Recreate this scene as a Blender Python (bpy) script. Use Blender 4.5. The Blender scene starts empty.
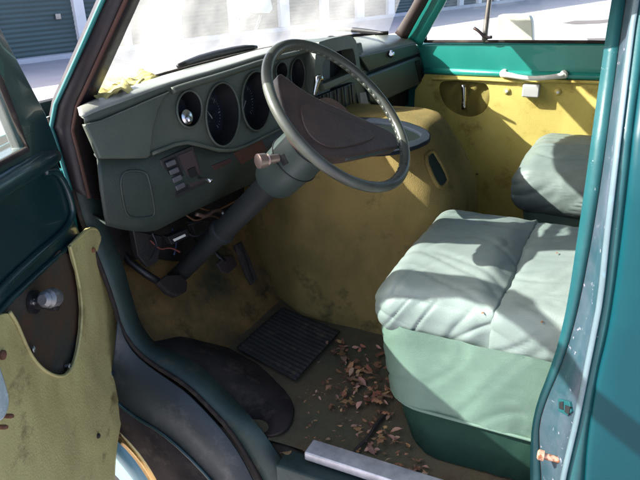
import bpy, bmesh, math, random
from mathutils import Vector, Matrix, noise
from mathutils.geometry import tessellate_polygon
from mathutils.bvhtree import BVHTree
random.seed(7)
sc = bpy.context.scene
COL = sc.collection
R = math.radians

# ------------------------------------------------------------------ camera
POS = Vector((-.97, -.025, 1.061)); YAW, PIT, ROL = R(26.91), R(23.48), R(-2.1); F = 633.
f_ = Vector((math.cos(PIT)*math.cos(YAW), math.cos(PIT)*math.sin(YAW), -math.sin(PIT)))
r0 = f_.cross(Vector((0, 0, 1))).normalized(); u0 = r0.cross(f_)
r_ = math.cos(ROL)*r0 + math.sin(ROL)*u0
u_ = -math.sin(ROL)*r0 + math.cos(ROL)*u0
cd = bpy.data.cameras.new('camera'); cam = bpy.data.objects.new('camera', cd); COL.objects.link(cam)
M = Matrix((r_, u_, -f_)).transposed().to_4x4(); M.translation = POS
cam.matrix_world = M
cd.sensor_width = 36; cd.lens = F/640*36; cd.clip_start = .02; cd.clip_end = 3000
sc.camera = cam

def ray(px, py): return (px-320)/F*r_ - (py-240)/F*u_ + f_
def U(px, py, pl):
    n, d = pl; v = ray(px, py)
    return POS + v*((d - n.dot(POS))/n.dot(v))
def PX(x): return (Vector((1, 0, 0)), x)
def PY(y): return (Vector((0, 1, 0)), y)
def PZ(z): return (Vector((0, 0, 1)), z)
def DP(off=0., k=0., y0=1.0):          # dashboard plane, off = metres toward the seats
    n = Vector((.13, 1, k)); return (n, y0 + k*.75 - off)

# ------------------------------------------------------------------ materials
def mat(name, col, rough=.5, metal=0., col2=None, sw=.05, vs=6., var=.25, bump=0., bs=150., spot=None, ss=30., st=.62, spec=.5, coat=0., stretch=None, streak=None):
    m = bpy.data.materials.new(name); m.use_nodes = True
    nt = m.node_tree; b = nt.nodes['Principled BSDF']; L = nt.links.new
    tc = nt.nodes.new('ShaderNodeTexCoord'); src = tc.outputs['Object']
    if stretch:
        mp = nt.nodes.new('ShaderNodeMapping'); mp.inputs['Scale'].default_value = stretch
        L(src, mp.inputs[0]); src2 = mp.outputs[0]
    else: src2 = src
    def nz(scale, detail=6, s=src, ro=.6):
        n = nt.nodes.new('ShaderNodeTexNoise'); n.inputs['Scale'].default_value = scale
        n.inputs['Detail'].default_value = detail; n.inputs['Roughness'].default_value = ro
        L(s, n.inputs['Vector']); return n
    def ramp(a, c, s, lo=(0, 0, 0, 1), hi=(1, 1, 1, 1)):
        r = nt.nodes.new('ShaderNodeValToRGB'); r.color_ramp.elements[0].position = a; r.color_ramp.elements[1].position = c
        r.color_ramp.elements[0].color = lo; r.color_ramp.elements[1].color = hi
        L(s, r.inputs[0]); return r
    c2 = col2 or tuple(c*(1-var) for c in col)
    n1 = nz(vs, s=src2); rp = ramp(.38, .66, n1.outputs[0], (*col, 1), (*c2, 1)); out = rp.outputs[0]
    if spot:
        n2 = nz(ss, 8, ro=.7); r2 = ramp(st, st+sw, n2.outputs[0])
        mx = nt.nodes.new('ShaderNodeMixRGB'); mx.inputs[2].default_value = (*spot, 1)
        L(out, mx.inputs[1]); L(r2.outputs[0], mx.inputs[0]); out = mx.outputs[0]
    L(out, b.inputs['Base Color'])
    n3 = nz(vs*2.3); mr = nt.nodes.new('ShaderNodeMapRange'); mr.inputs[3].default_value = max(0, rough-.12); mr.inputs[4].default_value = min(1, rough+.15)
    L(n3.outputs[0], mr.inputs[0]); L(mr.outputs[0], b.inputs['Roughness'])
    b.inputs['Metallic'].default_value = metal; b.inputs['Specular IOR Level'].default_value = spec
    b.inputs['Coat Weight'].default_value = coat
    if bump:
        n4 = nz(bs, 4); bp = nt.nodes.new('ShaderNodeBump'); bp.inputs['Strength'].default_value = min(1, bump); bp.inputs['Distance'].default_value = .003
        L(n4.outputs[0], bp.inputs['Height']); L(bp.outputs[0], b.inputs['Normal'])
    return m

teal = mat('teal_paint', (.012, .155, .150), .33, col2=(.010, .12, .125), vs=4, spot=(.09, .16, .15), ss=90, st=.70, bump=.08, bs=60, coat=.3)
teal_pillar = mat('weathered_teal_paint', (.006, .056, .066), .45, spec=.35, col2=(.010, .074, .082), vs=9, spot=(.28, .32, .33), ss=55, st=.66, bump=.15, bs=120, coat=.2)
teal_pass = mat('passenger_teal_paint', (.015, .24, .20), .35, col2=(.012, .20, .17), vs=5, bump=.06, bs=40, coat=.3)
dgreen = mat('dark_green_paint', (.009, .034, .036), .30, col2=(.006, .025, .029), vs=7, spot=(.05, .08, .08), ss=110, st=.72, bump=.1, bs=90, coat=.35)
frame_green = mat('door_frame_green', (.026, .050, .044), .58, col2=(.016, .032, .031), vs=14, spot=(.08, .065, .05), ss=22, st=.56, sw=.16, bump=.2, bs=90)
jamb_blue = mat('jamb_dark_teal', (.010, .019, .025), .50, col2=(.020, .028, .034), vs=10, spot=(.06, .065, .07), ss=18, st=.52, sw=.2, bump=.2, bs=90)
pillar_dark = mat('windscreen_pillar_paint', (.012, .010, .015), .42, col2=(.022, .013, .013), vs=16, spot=(.10, .035, .02), ss=26, st=.64, bump=.2, bs=80)
dash_top = mat('sunlit_dash_top', (.26, .27, .235), .35, col2=(.20, .21, .185), vs=9, bump=.3, bs=300)  # base paler than the dash plastic, standing in for sunlight on top
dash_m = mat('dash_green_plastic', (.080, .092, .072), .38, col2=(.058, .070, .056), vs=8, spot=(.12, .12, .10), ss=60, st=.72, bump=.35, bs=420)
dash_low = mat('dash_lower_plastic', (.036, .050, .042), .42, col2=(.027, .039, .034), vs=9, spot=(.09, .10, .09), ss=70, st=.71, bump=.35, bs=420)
dash_blue = mat('glove_box_plastic', (.050, .070, .070), .36, col2=(.040, .055, .058), vs=6, bump=.3, bs=420)
black = mat('black_plastic', (.012, .012, .014), .45, vs=20, bump=.1, bs=200)
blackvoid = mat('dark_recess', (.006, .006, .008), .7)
dial = mat('gauge_dial', (.010, .012, .020), .3, col2=(.018, .022, .034), vs=30)
tick = mat('gauge_marks', (.40, .42, .44), .5)
glass_clear = mat('gauge_glass', (.02, .02, .03), .1)
wheelpad = mat('brown_wheel_pad', (.072, .042, .034), .50, col2=(.045, .028, .025), vs=18, spot=(.13, .09, .08), ss=60, st=.66, bump=.4, bs=260)
rim_m = mat('wheel_rim_plastic', (.075, .085, .070), .30, col2=(.045, .045, .038), vs=9, spot=(.16, .15, .12), ss=50, st=.68, bump=.1, bs=200)
column_m = mat('column_plastic', (.046, .064, .058), .40, col2=(.034, .050, .047), vs=9, bump=.12, bs=260)
chrome = mat('chrome', (.62, .62, .64), .22, 1., vs=20)
dullmetal = mat('dull_metal', (.38, .36, .34), .42, 1., spot=(.16, .07, .03), ss=60, st=.60)
alu = mat('aluminium_strip', (.66, .64, .68), .34, .55, col2=(.42, .41, .45), vs=22, spot=(.12, .10, .09), ss=70, st=.66)
rust = mat('rust', (.20, .075, .035), .8, col2=(.09, .04, .025), vs=60, bump=.6, bs=200)
carpet = mat('cab_carpet', (.105, .105, .068), .95, col2=(.150, .110, .065), vs=5, spot=(.10, .07, .05), ss=14, st=.50, sw=.2, bump=1, bs=420, spec=.1)
toe_m = mat('worn_brown_carpet', (.340, .195, .070), .95, col2=(.060, .060, .036), vs=4.2, spot=(.03, .03, .02), ss=12, st=.52, sw=.20, bump=1, bs=420, spec=.1)
fuzzy = mat('engine_cover_carpet', (.310, .225, .085), .97, col2=(.175, .140, .055), vs=4., spot=(.050, .055, .034), ss=9, st=.56, sw=.20, bump=1, bs=380, spec=.08)
rubber = mat('rubber', (.022, .017, .016), .85, col2=(.040, .031, .028), vs=9, spec=.2, spot=(.075, .058, .045), ss=16, st=.52, sw=.2, bump=.3, bs=160)
ribrub = mat('ribbed_rubber', (.036, .034, .032), .75, spec=.3, vs=20, spot=(.10, .075, .055), ss=22, st=.54, sw=.15, bump=.2)
fabric = mat('mint_seat_vinyl', (.165, .205, .188), .46, col2=(.140, .178, .165), vs=7, spot=(.22, .24, .20), ss=40, st=.70, bump=.25, bs=520)
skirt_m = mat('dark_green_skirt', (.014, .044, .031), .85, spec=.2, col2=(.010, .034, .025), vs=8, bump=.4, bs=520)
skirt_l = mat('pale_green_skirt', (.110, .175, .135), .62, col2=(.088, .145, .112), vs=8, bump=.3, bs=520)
yellow = mat('mustard_door_card', (.60, .50, .155), .78, col2=(.45, .36, .10), vs=4, spot=(.30, .21, .06), ss=8, st=.54, sw=.15, bump=.5, bs=260, spec=.2)
olive_cloth = mat('olive_pocket', (.20, .16, .035), .85, bump=.5, bs=200, vs=12)
lining_m = mat('olive_vinyl_lining', (.470, .430, .190), .58, col2=(.330, .285, .120), vs=6, spot=(.150, .110, .045), ss=9, st=.56, sw=.14, bump=.5, bs=200, stretch=(1, 1, .45))
access_m = mat('stained_inner_metal', (.040, .040, .034), .45, col2=(.075, .040, .022), vs=12, spot=(.18, .06, .02), ss=30, st=.68, bump=.25)
foam = mat('torn_yellow_foam', (.46, .40, .16), .9, col2=(.40, .34, .12), vs=30, bump=1, bs=90)
white_pl = mat('white_plastic', (.70, .70, .66), .4, vs=20)
grey_pl = mat('grey_label', (.30, .27, .31), .5, vs=40)
tan = mat('mirror_back_cream', (.62, .56, .47), .4, vs=10)
leaf_ms = [mat('leaf_%s' % n, c, .8, col2=c2, vs=60, bump=.5, bs=150) for n, c, c2 in (
    ('russet', (.38, .15, .08), (.26, .10, .06)), ('pink', (.48, .27, .19), (.34, .18, .13)), ('tan', (.46, .25, .12), (.33, .16, .08)), ('brown', (.24, .11, .065), (.16, .075, .05)))]
twig_m = mat('twig_bark', (.03, .022, .018), .8)
concrete = mat('pavement_concrete', (.40, .38, .40), .9, col2=(.34, .32, .35), vs=.8, spot=(.26, .24, .25), ss=3, st=.64, bump=.4, bs=40)
asphalt = mat('asphalt', (.11, .085, .08), .9, vs=2, bump=.5, bs=60)
shutter_m = mat('grey_green_shutter', (.070, .105, .105), .5, col2=(.060, .090, .092), vs=1.5)
wallwhite = mat('white_building_paint', (.78, .76, .78), .7, vs=2, var=.08)
kerb_m = mat('kerb_concrete', (.60, .58, .62), .85, vs=3, var=.15)
roof_m = mat('cab_roof_lining', (.22, .25, .22), .8)
tyre_m = mat('tyre_rubber', (.02, .02, .02), .8)
wire_ms = [mat('wire_dark', (.015, .015, .02), .4), mat('wire_red', (.10, .02, .015), .5), mat('wire_blue', (.02, .03, .08), .5), mat('wire_brown', (.12, .06, .03), .4)]

def add_creases(m, sc_, dist, st=.7, stretch=(1, 1, 1)):
    nt = m.node_tree; L = nt.links.new; b = nt.nodes['Principled BSDF']
    old = b.inputs['Normal'].links[0].from_node if b.inputs['Normal'].links else None
    tc = nt.nodes.new('ShaderNodeTexCoord'); mp = nt.nodes.new('ShaderNodeMapping'); mp.inputs['Scale'].default_value = stretch; L(tc.outputs['Object'], mp.inputs[0])
    n = nt.nodes.new('ShaderNodeTexNoise'); n.noise_type = 'RIDGED_MULTIFRACTAL' if hasattr(n, 'noise_type') else n.noise_type
    n.inputs['Scale'].default_value = sc_; n.inputs['Detail'].default_value = 2.5; n.inputs['Distortion'].default_value = .6; L(mp.outputs[0], n.inputs['Vector'])
    bp = nt.nodes.new('ShaderNodeBump'); bp.inputs['Strength'].default_value = st; bp.inputs['Distance'].default_value = dist
    L(n.outputs[0], bp.inputs['Height'])
    if old: L(old.outputs[0], bp.inputs['Normal'])
    L(bp.outputs[0], b.inputs['Normal'])
add_creases(fabric, 5, .006, .8, (.8, 2.2, 1.6)); add_creases(rubber, 6, .004, .6, (1, 1, 1)); add_creases(skirt_l, 4, .005, .7, (1, 1.6, 2.2)); add_creases(skirt_m, 4, .005, .6, (1, 1.6, 1))
add_creases(lining_m, 3, .004, .5, (1, 1, 1)); add_creases(yellow, 2.6, .012, .8, (1, 1, .6))
for m in leaf_ms:
    nt = m.node_tree; b = nt.nodes['Principled BSDF']; src = b.inputs['Base Color'].links[0].from_socket
    oi = nt.nodes.new('ShaderNodeObjectInfo'); hs = nt.nodes.new('ShaderNodeHueSaturation')
    m1 = nt.nodes.new('ShaderNodeMapRange'); m1.inputs[3].default_value = .55; m1.inputs[4].default_value = 1.5; nt.links.new(oi.outputs['Random'], m1.inputs[0])
    m2 = nt.nodes.new('ShaderNodeMapRange'); m2.inputs[3].default_value = .485; m2.inputs[4].default_value = .53
    mm = nt.nodes.new('ShaderNodeMath'); mm.operation = 'MULTIPLY'; mm.inputs[1].default_value = 7.3; fr = nt.nodes.new('ShaderNodeMath'); fr.operation = 'FRACT'
    nt.links.new(oi.outputs['Random'], mm.inputs[0]); nt.links.new(mm.outputs[0], fr.inputs[0]); nt.links.new(fr.outputs[0], m2.inputs[0])
    nt.links.new(m1.outputs[0], hs.inputs['Value']); nt.links.new(m2.outputs[0], hs.inputs['Hue']); nt.links.new(src, hs.inputs['Color']); nt.links.new(hs.outputs[0], b.inputs['Base Color'])
def glassmat(name, haze, dcol=(.85, .85, .82), scale=5.):
    m = bpy.data.materials.new(name); m.use_nodes = True; nt = m.node_tree; L = nt.links.new
    for n in list(nt.nodes):
        if n.type != 'OUTPUT_MATERIAL': nt.nodes.remove(n)
    out = [n for n in nt.nodes][0]
    tr = nt.nodes.new('ShaderNodeBsdfTransparent'); tr.inputs[0].default_value = (.93, .97, .96, 1)
    tl = nt.nodes.new('ShaderNodeBsdfTranslucent'); tl.inputs[0].default_value = (*dcol, 1)
    gl = nt.nodes.new('ShaderNodeBsdfGlossy'); gl.inputs['Roughness'].default_value = .03
    tc = nt.nodes.new('ShaderNodeTexCoord'); nz = nt.nodes.new('ShaderNodeTexNoise'); nz.inputs['Scale'].default_value = scale; nz.inputs['Detail'].default_value = 8
    L(tc.outputs['Object'], nz.inputs['Vector'])
    mr = nt.nodes.new('ShaderNodeMapRange'); mr.inputs[1].default_value = .3; mr.inputs[2].default_value = .75
    mr.inputs[3].default_value = haze*.5; mr.inputs[4].default_value = haze*1.6; L(nz.outputs[0], mr.inputs[0])
    m1 = nt.nodes.new('ShaderNodeMixShader'); L(mr.outputs[0], m1.inputs[0]); L(tr.outputs[0], m1.inputs[1]); L(tl.outputs[0], m1.inputs[2])
    fr = nt.nodes.new('ShaderNodeFresnel'); geo = nt.nodes.new('ShaderNodeNewGeometry'); mi_ = nt.nodes.new('ShaderNodeMapRange'); mi_.inputs[3].default_value = 1.35; mi_.inputs[4].default_value = 1/1.35
    L(geo.outputs['Backfacing'], mi_.inputs[0]); L(mi_.outputs[0], fr.inputs[0])
    m2 = nt.nodes.new('ShaderNodeMixShader'); L(fr.outputs[0], m2.inputs[0]); L(m1.outputs[0], m2.inputs[1]); L(gl.outputs[0], m2.inputs[2])
    L(m2.outputs[0], out.inputs['Surface']); return m
ws_glass = glassmat('hazy_windscreen_glass', .14)  # translucent share put in to imitate washed-out glare on the glass
side_glass = glassmat('side_window_glass', .03, scale=2.)

# ------------------------------------------------------------------ builders
def empty(name, loc, label, cat, group=None):
    o = bpy.data.objects.new(name, None); COL.objects.link(o); o.location = loc; o.empty_display_size = .2
    o['label'] = label; o['category'] = cat
    if group: o['group'] = group
    return o
def tag(o, label, cat, group=None):
    o['label'] = label; o['category'] = cat
    if group: o['group'] = group
    return o
def link(name, me, m, parent=None, smooth=False, label=None):
    o = bpy.data.objects.new(name, me); COL.objects.link(o)
    for mm in (m if isinstance(m, (list, tuple)) else [m]): me.materials.append(mm)
    if smooth:
        for p in me.polygons: p.use_smooth = True
    if parent is not None:
        o.parent = parent
        if parent.type == 'EMPTY': o.matrix_parent_inverse = Matrix.Translation(-parent.location)
    if label: o['label'] = label
    return o
def me_new(name, vs, fs, mi=None):
    me = bpy.data.meshes.new(name); me.from_pydata([tuple(v) for v in vs], [], fs); me.update()
    if mi:
        for p, i in zip(me.polygons, mi): p.material_index = i
    return me
def bevel(o, w, seg=2):
    if w > 0:
        b = o.modifiers.new('b', 'BEVEL'); b.width = w; b.segments = seg; b.limit_method = 'ANGLE'; b.angle_limit = R(35)
        for p in o.data.polygons: p.use_smooth = True
        w2 = o.modifiers.new('w', 'WEIGHTED_NORMAL'); w2.keep_sharp = True
def chaikin(p, n=2, closed=True):
    for _ in range(n):
        q = []
        L_ = len(p)
        rng = range(L_) if closed else range(L_-1)
        if not closed: q.append(p[0])
        for i in rng:
            a, b = p[i], p[(i+1) % L_]
            q += [tuple(.75*x+.25*y for x, y in zip(a, b)), tuple(.25*x+.75*y for x, y in zip(a, b))]
        if not closed: q.append(p[-1])
        p = q
    return p
def plate3(name, pts, n, thick, m, parent=None, bev=.0015, holes=(), label=None):
    """flat outline (3D points, coplanar) extruded away from the camera along n"""
    n = n.normalized()
    c = sum((Vector(p) for p in pts), Vector())/len(pts)
    if n.dot(POS - c) < 0: n = -n
    loops = [[Vector(p) for p in pts]] + [[Vector(p) for p in h] for h in holes]
    tris = tessellate_polygon(loops); flat = [v for l in loops for v in l]; N = len(flat)
    vs = flat + [v - n*thick for v in flat]; fs = []
    for t in tris:
        a, b, c3 = t
        nn = (flat[b]-flat[a]).cross(flat[c3]-flat[a])
        if nn.dot(n) < 0: a, b, c3 = a, c3, b
        fs.append((a, b, c3)); fs.append((a+N, c3+N, b+N))
    base = 0
    for l in loops:
        k = len(l)
        for i in range(k): a, b = base+i, base+(i+1) % k; fs.append((a, b, b+N, a+N))
        base += k
    me = me_new(name, vs, fs)
    bm = bmesh.new(); bm.from_mesh(me); bmesh.ops.recalc_face_normals(bm, faces=bm.faces)
    bmesh.ops.dissolve_limit(bm, angle_limit=.01, verts=bm.verts, edges=bm.edges) if not holes else None
    bm.to_mesh(me); bm.free()
    o = link(name, me, m, parent, label=label)
    bevel(o, bev); return o
def plate(name, px, pl, thick, m, parent=None, bev=.0015, holes=(), sm=0, label=None):
    if sm: px = chaikin(px, sm)
    return plate3(name, [U(x, y, pl) for x, y in px], pl[0], thick, m, parent, bev, [[U(x, y, pl) for x, y in h] for h in holes], label)
def resample(pts, N):
    pts = [Vector(p) for p in pts]; d = [0]
    for a, b in zip(pts, pts[1:]): d.append(d[-1]+(b-a).length)
    out = []
    for i in range(N):
        t = d[-1]*i/(N-1); j = 0
        while j < len(d)-2 and d[j+1] < t: j += 1
        s = (t-d[j])/max(1e-9, d[j+1]-d[j]); out.append(pts[j].lerp(pts[j+1], s))
    return out
def loft(name, lines, m, parent=None, N=48, thick=.003, smooth=True, sm=1, label=None, bump=None):
    """lines: lists of 3D points; surface through them"""
    rows = []
    for l in lines:
        if sm: l = [Vector(q) for q in chaikin([tuple(p) for p in l], sm, False)]
        rows.append(resample(l, N))
    vs = [v for r in rows for v in r]; fs = []
    for a in range(len(rows)-1):
        for i in range(N-1): fs.append((a*N+i, a*N+i+1, (a+1)*N+i+1, (a+1)*N+i))
    if bump:
        vs = [v + Vector((0, 0, 1))*bump*noise.noise(v*9) for v in vs]
    o = link(name, me_new(name, vs, fs), m, parent, smooth, label)
    if thick:
        s = o.modifiers.new('s', 'SOLIDIFY'); s.thickness = thick; s.offset = 0
    return o
def L3(px, pl): return [U(x, y, pl) for x, y in px]
def tube_data(pts, rad, seg=10, closed=False, vs=None, fs=None):
    vs = [] if vs is None else vs; fs = [] if fs is None else fs
    pts = [Vector(p) for p in pts]; n = len(pts); base = len(vs)
    rad = list(rad) if isinstance(rad, (list, tuple)) else [rad]*n
    if len(rad) != n:
        r0_ = rad; rad = []
        for i in range(n):
            t = i/(n-1)*(len(r0_)-1); j = min(int(t), len(r0_)-2); rad.append(r0_[j]+(r0_[j+1]-r0_[j])*(t-j))
    prev = None
    for i, p in enumerate(pts):
        t = (pts[(i+1) % n]-pts[i-1]) if closed else (pts[min(i+1, n-1)]-pts[max(i-1, 0)])
        t.normalize()
        if prev is None: a = t.orthogonal().normalized()
        else:
            a = prev - t*prev.dot(t); a.normalize()
        prev = a; b = t.cross(a)
        for k in range(seg):
            q = 2*math.pi*k/seg; vs.append(p + rad[i]*(math.cos(q)*a+math.sin(q)*b))
    for i in range(n if closed else n-1):
        for k in range(seg):
            j = (i+1) % n
            fs.append((base+i*seg+k, base+i*seg+(k+1) % seg, base+j*seg+(k+1) % seg, base+j*seg+k))
    if not closed:
        fs.append(tuple(base+k for k in reversed(range(seg)))); fs.append(tuple(base+(n-1)*seg+k for k in range(seg)))
    return vs, fs
def tube(name, pts, rad, m, parent=None, seg=10, closed=False, sm=0, label=None):
    if sm: pts = chaikin([tuple(p) for p in pts], sm, closed)
    vs, fs = tube_data(pts, rad, seg, closed)
    return link(name, me_new(name, vs, fs), m, parent, True, label)
def box(name, lo, hi, m, parent=None, bev=.004, label=None):
    x0, y0, z0 = lo; x1, y1, z1 = hi
    vs = [(x0, y0, z0), (x1, y0, z0), (x1, y1, z0), (x0, y1, z0), (x0, y0, z1), (x1, y0, z1), (x1, y1, z1), (x0, y1, z1)]
    fs = [(0, 3, 2, 1), (4, 5, 6, 7), (0, 1, 5, 4), (1, 2, 6, 5), (2, 3, 7, 6), (3, 0, 4, 7)]
    o = link(name, me_new(name, vs, fs), m, parent, label=label); bevel(o, bev); return o
def structure(o): o['kind'] = 'structure'; return o
def cyl(name, a, b, prof, m, parent=None, seg=24, label=None):
    """lathe along a->b, prof = [(t, r)...]"""
    a, b = Vector(a), Vector(b); t = (b-a); Ln = t.length; t.normalize(); e = t.orthogonal().normalized(); g = t.cross(e)
    vs = []; fs = []
    for (s, r) in prof:
        for k in range(seg):
            q = 2*math.pi*k/seg; vs.append(a+t*Ln*s+r*(math.cos(q)*e+math.sin(q)*g))
    for i in range(len(prof)-1):
        for k in range(seg): fs.append((i*seg+k, i*seg+(k+1) % seg, (i+1)*seg+(k+1) % seg, (i+1)*seg+k))
    fs.append(tuple(reversed(range(seg)))); fs.append(tuple((len(prof)-1)*seg+k for k in range(seg)))
    me = me_new(name, vs, fs)
    o = link(name, me, m, parent, True, label)
    es = o.modifiers.new('e', 'EDGE_SPLIT'); es.split_angle = R(40)
    return o

# ------------------------------------------------------------------ setting
GZ = -.62
def ground():
    n = 60; vs = []; fs = []
    S = 900
    vs = [(-S, -S, GZ), (S, -S, GZ), (S, S, GZ), (-S, S, GZ)]
    o = link('pavement', me_new('pavement', vs, [(0, 1, 2, 3)]), concrete); return structure(o)
ground()
P = [U(x, y, PZ(GZ+.004)) for x, y in [(562, 23), (575, 20.5), (600, 20), (625, 17.5), (625, 20.5), (600, 23.5), (575, 24.5)]]
structure(link('asphalt_patch', me_new('patch', P, [tuple(range(len(P)))]), asphalt))
P = [U(x, y, PZ(GZ+.004)) for x, y in [(586, 38.2), (640, 37.2), (640, 39.4), (588, 40)]]
structure(link('asphalt_strip', me_new('patch2', P, [tuple(range(len(P)))]), asphalt))

# long storage building seen through the windows
bA = Vector((3.0, 13.35, GZ)); bd = Vector((.950, -.312, 0)).normalized(); bn = Vector((bd.y, -bd.x, 0))   # bn faces the van
if bn.dot(POS-bA) < 0: bn = -bn
def bpt(s, z, o=0.): return bA + bd*s + bn*o + Vector((0, 0, z))
bld = empty('storage_building', bA + bd*14, 'long white storage building with a row of grey green roller shutters', 'building')
def bbox(name, s0, s1, z0, z1, o0, o1, m, parent, bev=.01, label=None):
    c = [bpt(s, z, o) for z in (z0, z1) for s, o in ((s0, o0), (s1, o0), (s1, o1), (s0, o1))]
    ob = link(name, me_new(name, c, [(0, 3, 2, 1), (4, 5, 6, 7), (0, 1, 5, 4), (1, 2, 6, 5), (2, 3, 7, 6), (3, 0, 4, 7)]), m, parent, label=label)
    bevel(ob, bev); return ob
def s_of(px, py):   # where the ray of a pixel column meets the facade
    v = ray(px, py); t = (bA-POS).dot(bn)/v.dot(bn); return ((POS+v*t)-bA).dot(bd)
bounds = [(82, 92, 55), (127, 133, 48), (168, 184, 44), (232, 240, 38), (281, 290, 31), (322, 329, 25), (357, 364, 20), (388, 394, 16), (416, 421, 13), (439, 443, 11), (459, 463, 8), (478, 481, 5), (496, 499, 3), (512, 515, 1)]
posts = [(s_of(a, y), s_of(b, y)) for a, b, y in bounds]
posts = [(posts[0][0]-5.3, posts[0][0]-4.9)] + posts
last = posts[-1][1]
for k in range(4): posts.append((last+1.6+k*2.0, last+2.0+k*2.0-.1))
H = 2.9
bbox('wall', posts[0][0]-.5, posts[-1][1]+.5, 2.35, H, -6, .06, wallwhite, bld)
bbox('back_wall', posts[0][0]-.5, posts[-1][1]+.5, 0, 2.35, -6, -.35, wallwhite, bld)
bbox('roof', posts[0][0]-.8, posts[-1][1]+.8, H, H+.12, -6.2, .35, shutter_m, bld)
bbox('plinth', posts[0][0]-.5, posts[-1][1]+.5, 0, .10, -.3, .16, kerb_m, bld)
for i, (a, b) in enumerate(posts): bbox('post', a, b, .10, 2.35, -.25, .03, wallwhite, bld)
for i in range(len(posts)-1):
    s0, s1 = posts[i][1], posts[i+1][0]
    vs = []; fs = []; z = .10; nrow = int(2.25/.095*2)
    for r in range(nrow+1):
        zz = .10+2.25*r/nrow; o = -.10 + (.014 if r % 2 else -.006)
        vs += [bpt(s0, zz, o), bpt(s1, zz, o)]
    for r in range(nrow): fs.append((2*r, 2*r+1, 2*r+3, 2*r+2))
    d = link('roller_shutter', me_new('shutter', vs, fs), shutter_m, bld)
    sm_ = d.modifiers.new('s', 'SOLIDIFY'); sm_.thickness = .02
    if i == 0:
        bbox('latch', s1-.42, s1-.30, .80, .92, -.08, -.02, dullmetal, d)

# ------------------------------------------------------------------ the van
van = empty('van', (.83, -.4, GZ), 'old teal van with its driver door open, worn green cab and mustard door trim', 'van')
W = 1.65

# floor and firewall
def grid(name, x0, x1, y0, y1, f, m, parent, nx=60, ny=60, smooth=True, label=None):
    vs = []; fs = []
    for j in range(ny+1):
        for i in range(nx+1):
            x = x0+(x1-x0)*i/nx; y = y0+(y1-y0)*j/ny; vs.append((x, y, f(x, y)))
    for j in range(ny):
        for i in range(nx): a = j*(nx+1)+i; fs.append((a, a+1, a+nx+2, a+nx+1))
    return link(name, me_new(name, vs, fs), m, parent, smooth, label)
grid('cab_floor', .06, W-.02, -1.1, .98, lambda x, y: .004*noise.noise(Vector((x*9, y*9, 0))), carpet, van)
grid('toe_board', .06, W-.02, .98, 1.45, lambda x, y: max(0, (y-1.0))*1.2+.004*noise.noise(Vector((x*9, y*9, 0))), toe_m, van, 60, 30)
grid('floor_underside', .13, W, -2.4, 1.4, lambda x, y: -.05, tyre_m, van, 4, 4)
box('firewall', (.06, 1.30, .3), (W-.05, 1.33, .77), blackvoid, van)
# worn brown footwell carpet where the pedals are
P_in = [(86, 118), (94, 160), (101, 200), (110, 235), (122, 262), (132, 300), (140, 325), (155, 345), (172, 352), (190, 360), (210, 375), (235, 400), (260, 427), (277, 452), (292, 474), (306, 500)]
P_out = [(49, 118), (62, 150), (74, 190), (84, 225), (100, 262), (114, 300), (122, 330), (138, 352), (158, 367), (175, 377), (192, 389), (210, 407), (230, 429), (247, 454), (263, 482), (275, 506)]
A1 = [p if p.z > .006 else U(x, y, PX(.062)) for (x, y), p in zip(P_in, L3(P_in, PX(.10)))]; A2 = L3(P_out, PX(.035))
df = loft('door_frame', [A1, [a.lerp(b, .5)+Vector((-.004, 0, .001)) for a, b in zip(resample(A1, 16), resample(A2, 16))], A2], frame_green, van, 80, .006)
# kick panel between the frame and the footwell
A1k = [p for p in A1 if p.z > .03]; A0 = [p+Vector((.03, .09, -.03)) for p in A1k]
loft('kick_panel', [A0, [p+Vector((.002, .002, 0)) for p in A1k]], frame_green, van, 60, .004)
tube('door_seal', [p+Vector((-.004, 0, .002)) for p in A2], .0055, rubber, van, 8, sm=1)
# step jamb outside the frame
J1 = L3([(118, 318), (121, 328), (124, 338), (134, 354), (152, 369), (170, 381), (187, 393), (205, 411), (225, 433), (242, 458), (256, 486), (268, 510)], PX(.02))
J2 = L3([(112, 372), (112, 384), (113, 396), (122, 407), (140, 420), (160, 431), (185, 452), (210, 478), (226, 500), (238, 520)], PX(.0))
loft('step_jamb', [J1, J2], jamb_blue, van, 60, .004)
tube('jamb_bead', [p+Vector((-.003, 0, .003)) for p in J2], .0045, dgreen, van, 8, sm=1)
J3 = L3([(96, 385), (98, 396), (106, 414), (118, 429), (136, 447), (150, 466), (160, 484), (168, 504)], PX(-.012))
loft('arch_gap', [[p+Vector((-.002, 0, -.002)) for p in J2[:9]], J3], rubber, van, 50, .006)  # dark strip put in for the shaded gap before the fender
J4 = L3([(92, 392), (94, 403), (101, 421), (113, 436), (131, 454), (144, 472), (153, 488), (160, 504)], PX(-.020))
loft('arch_trim', [J3, J4], mat('trim_gold_glint', (.62, .40, .16), .25, .9, spot=(.12, .10, .08), ss=40, st=.6), van, 50, .004)  # gold colour put in for the highlight along the fender edge
J5 = [p+Vector((-.0, .05, -.12)) for p in J4]
loft('front_fender', [J4, [p+Vector((-.01, .015, -.03)) for p in J4], J5], mat('sunlit_blue_paint', (.16, .30, .34), .3, col2=(.12, .24, .28), vs=8, coat=.3), van, 50, .004)  # colour made paler to stand in for sun on the fender

# sill
box('sill_strip', (.030, -.2, .004), (.080, .545, .028), alu, van, .004)
box('sill', (-.002, -.06, -.16), (.060, .605, -.006), frame_green, van, .006)

box('inner_sill', (.085, .40, -.34), (.110, 1.15, -.03), tyre_m, van)
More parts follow.
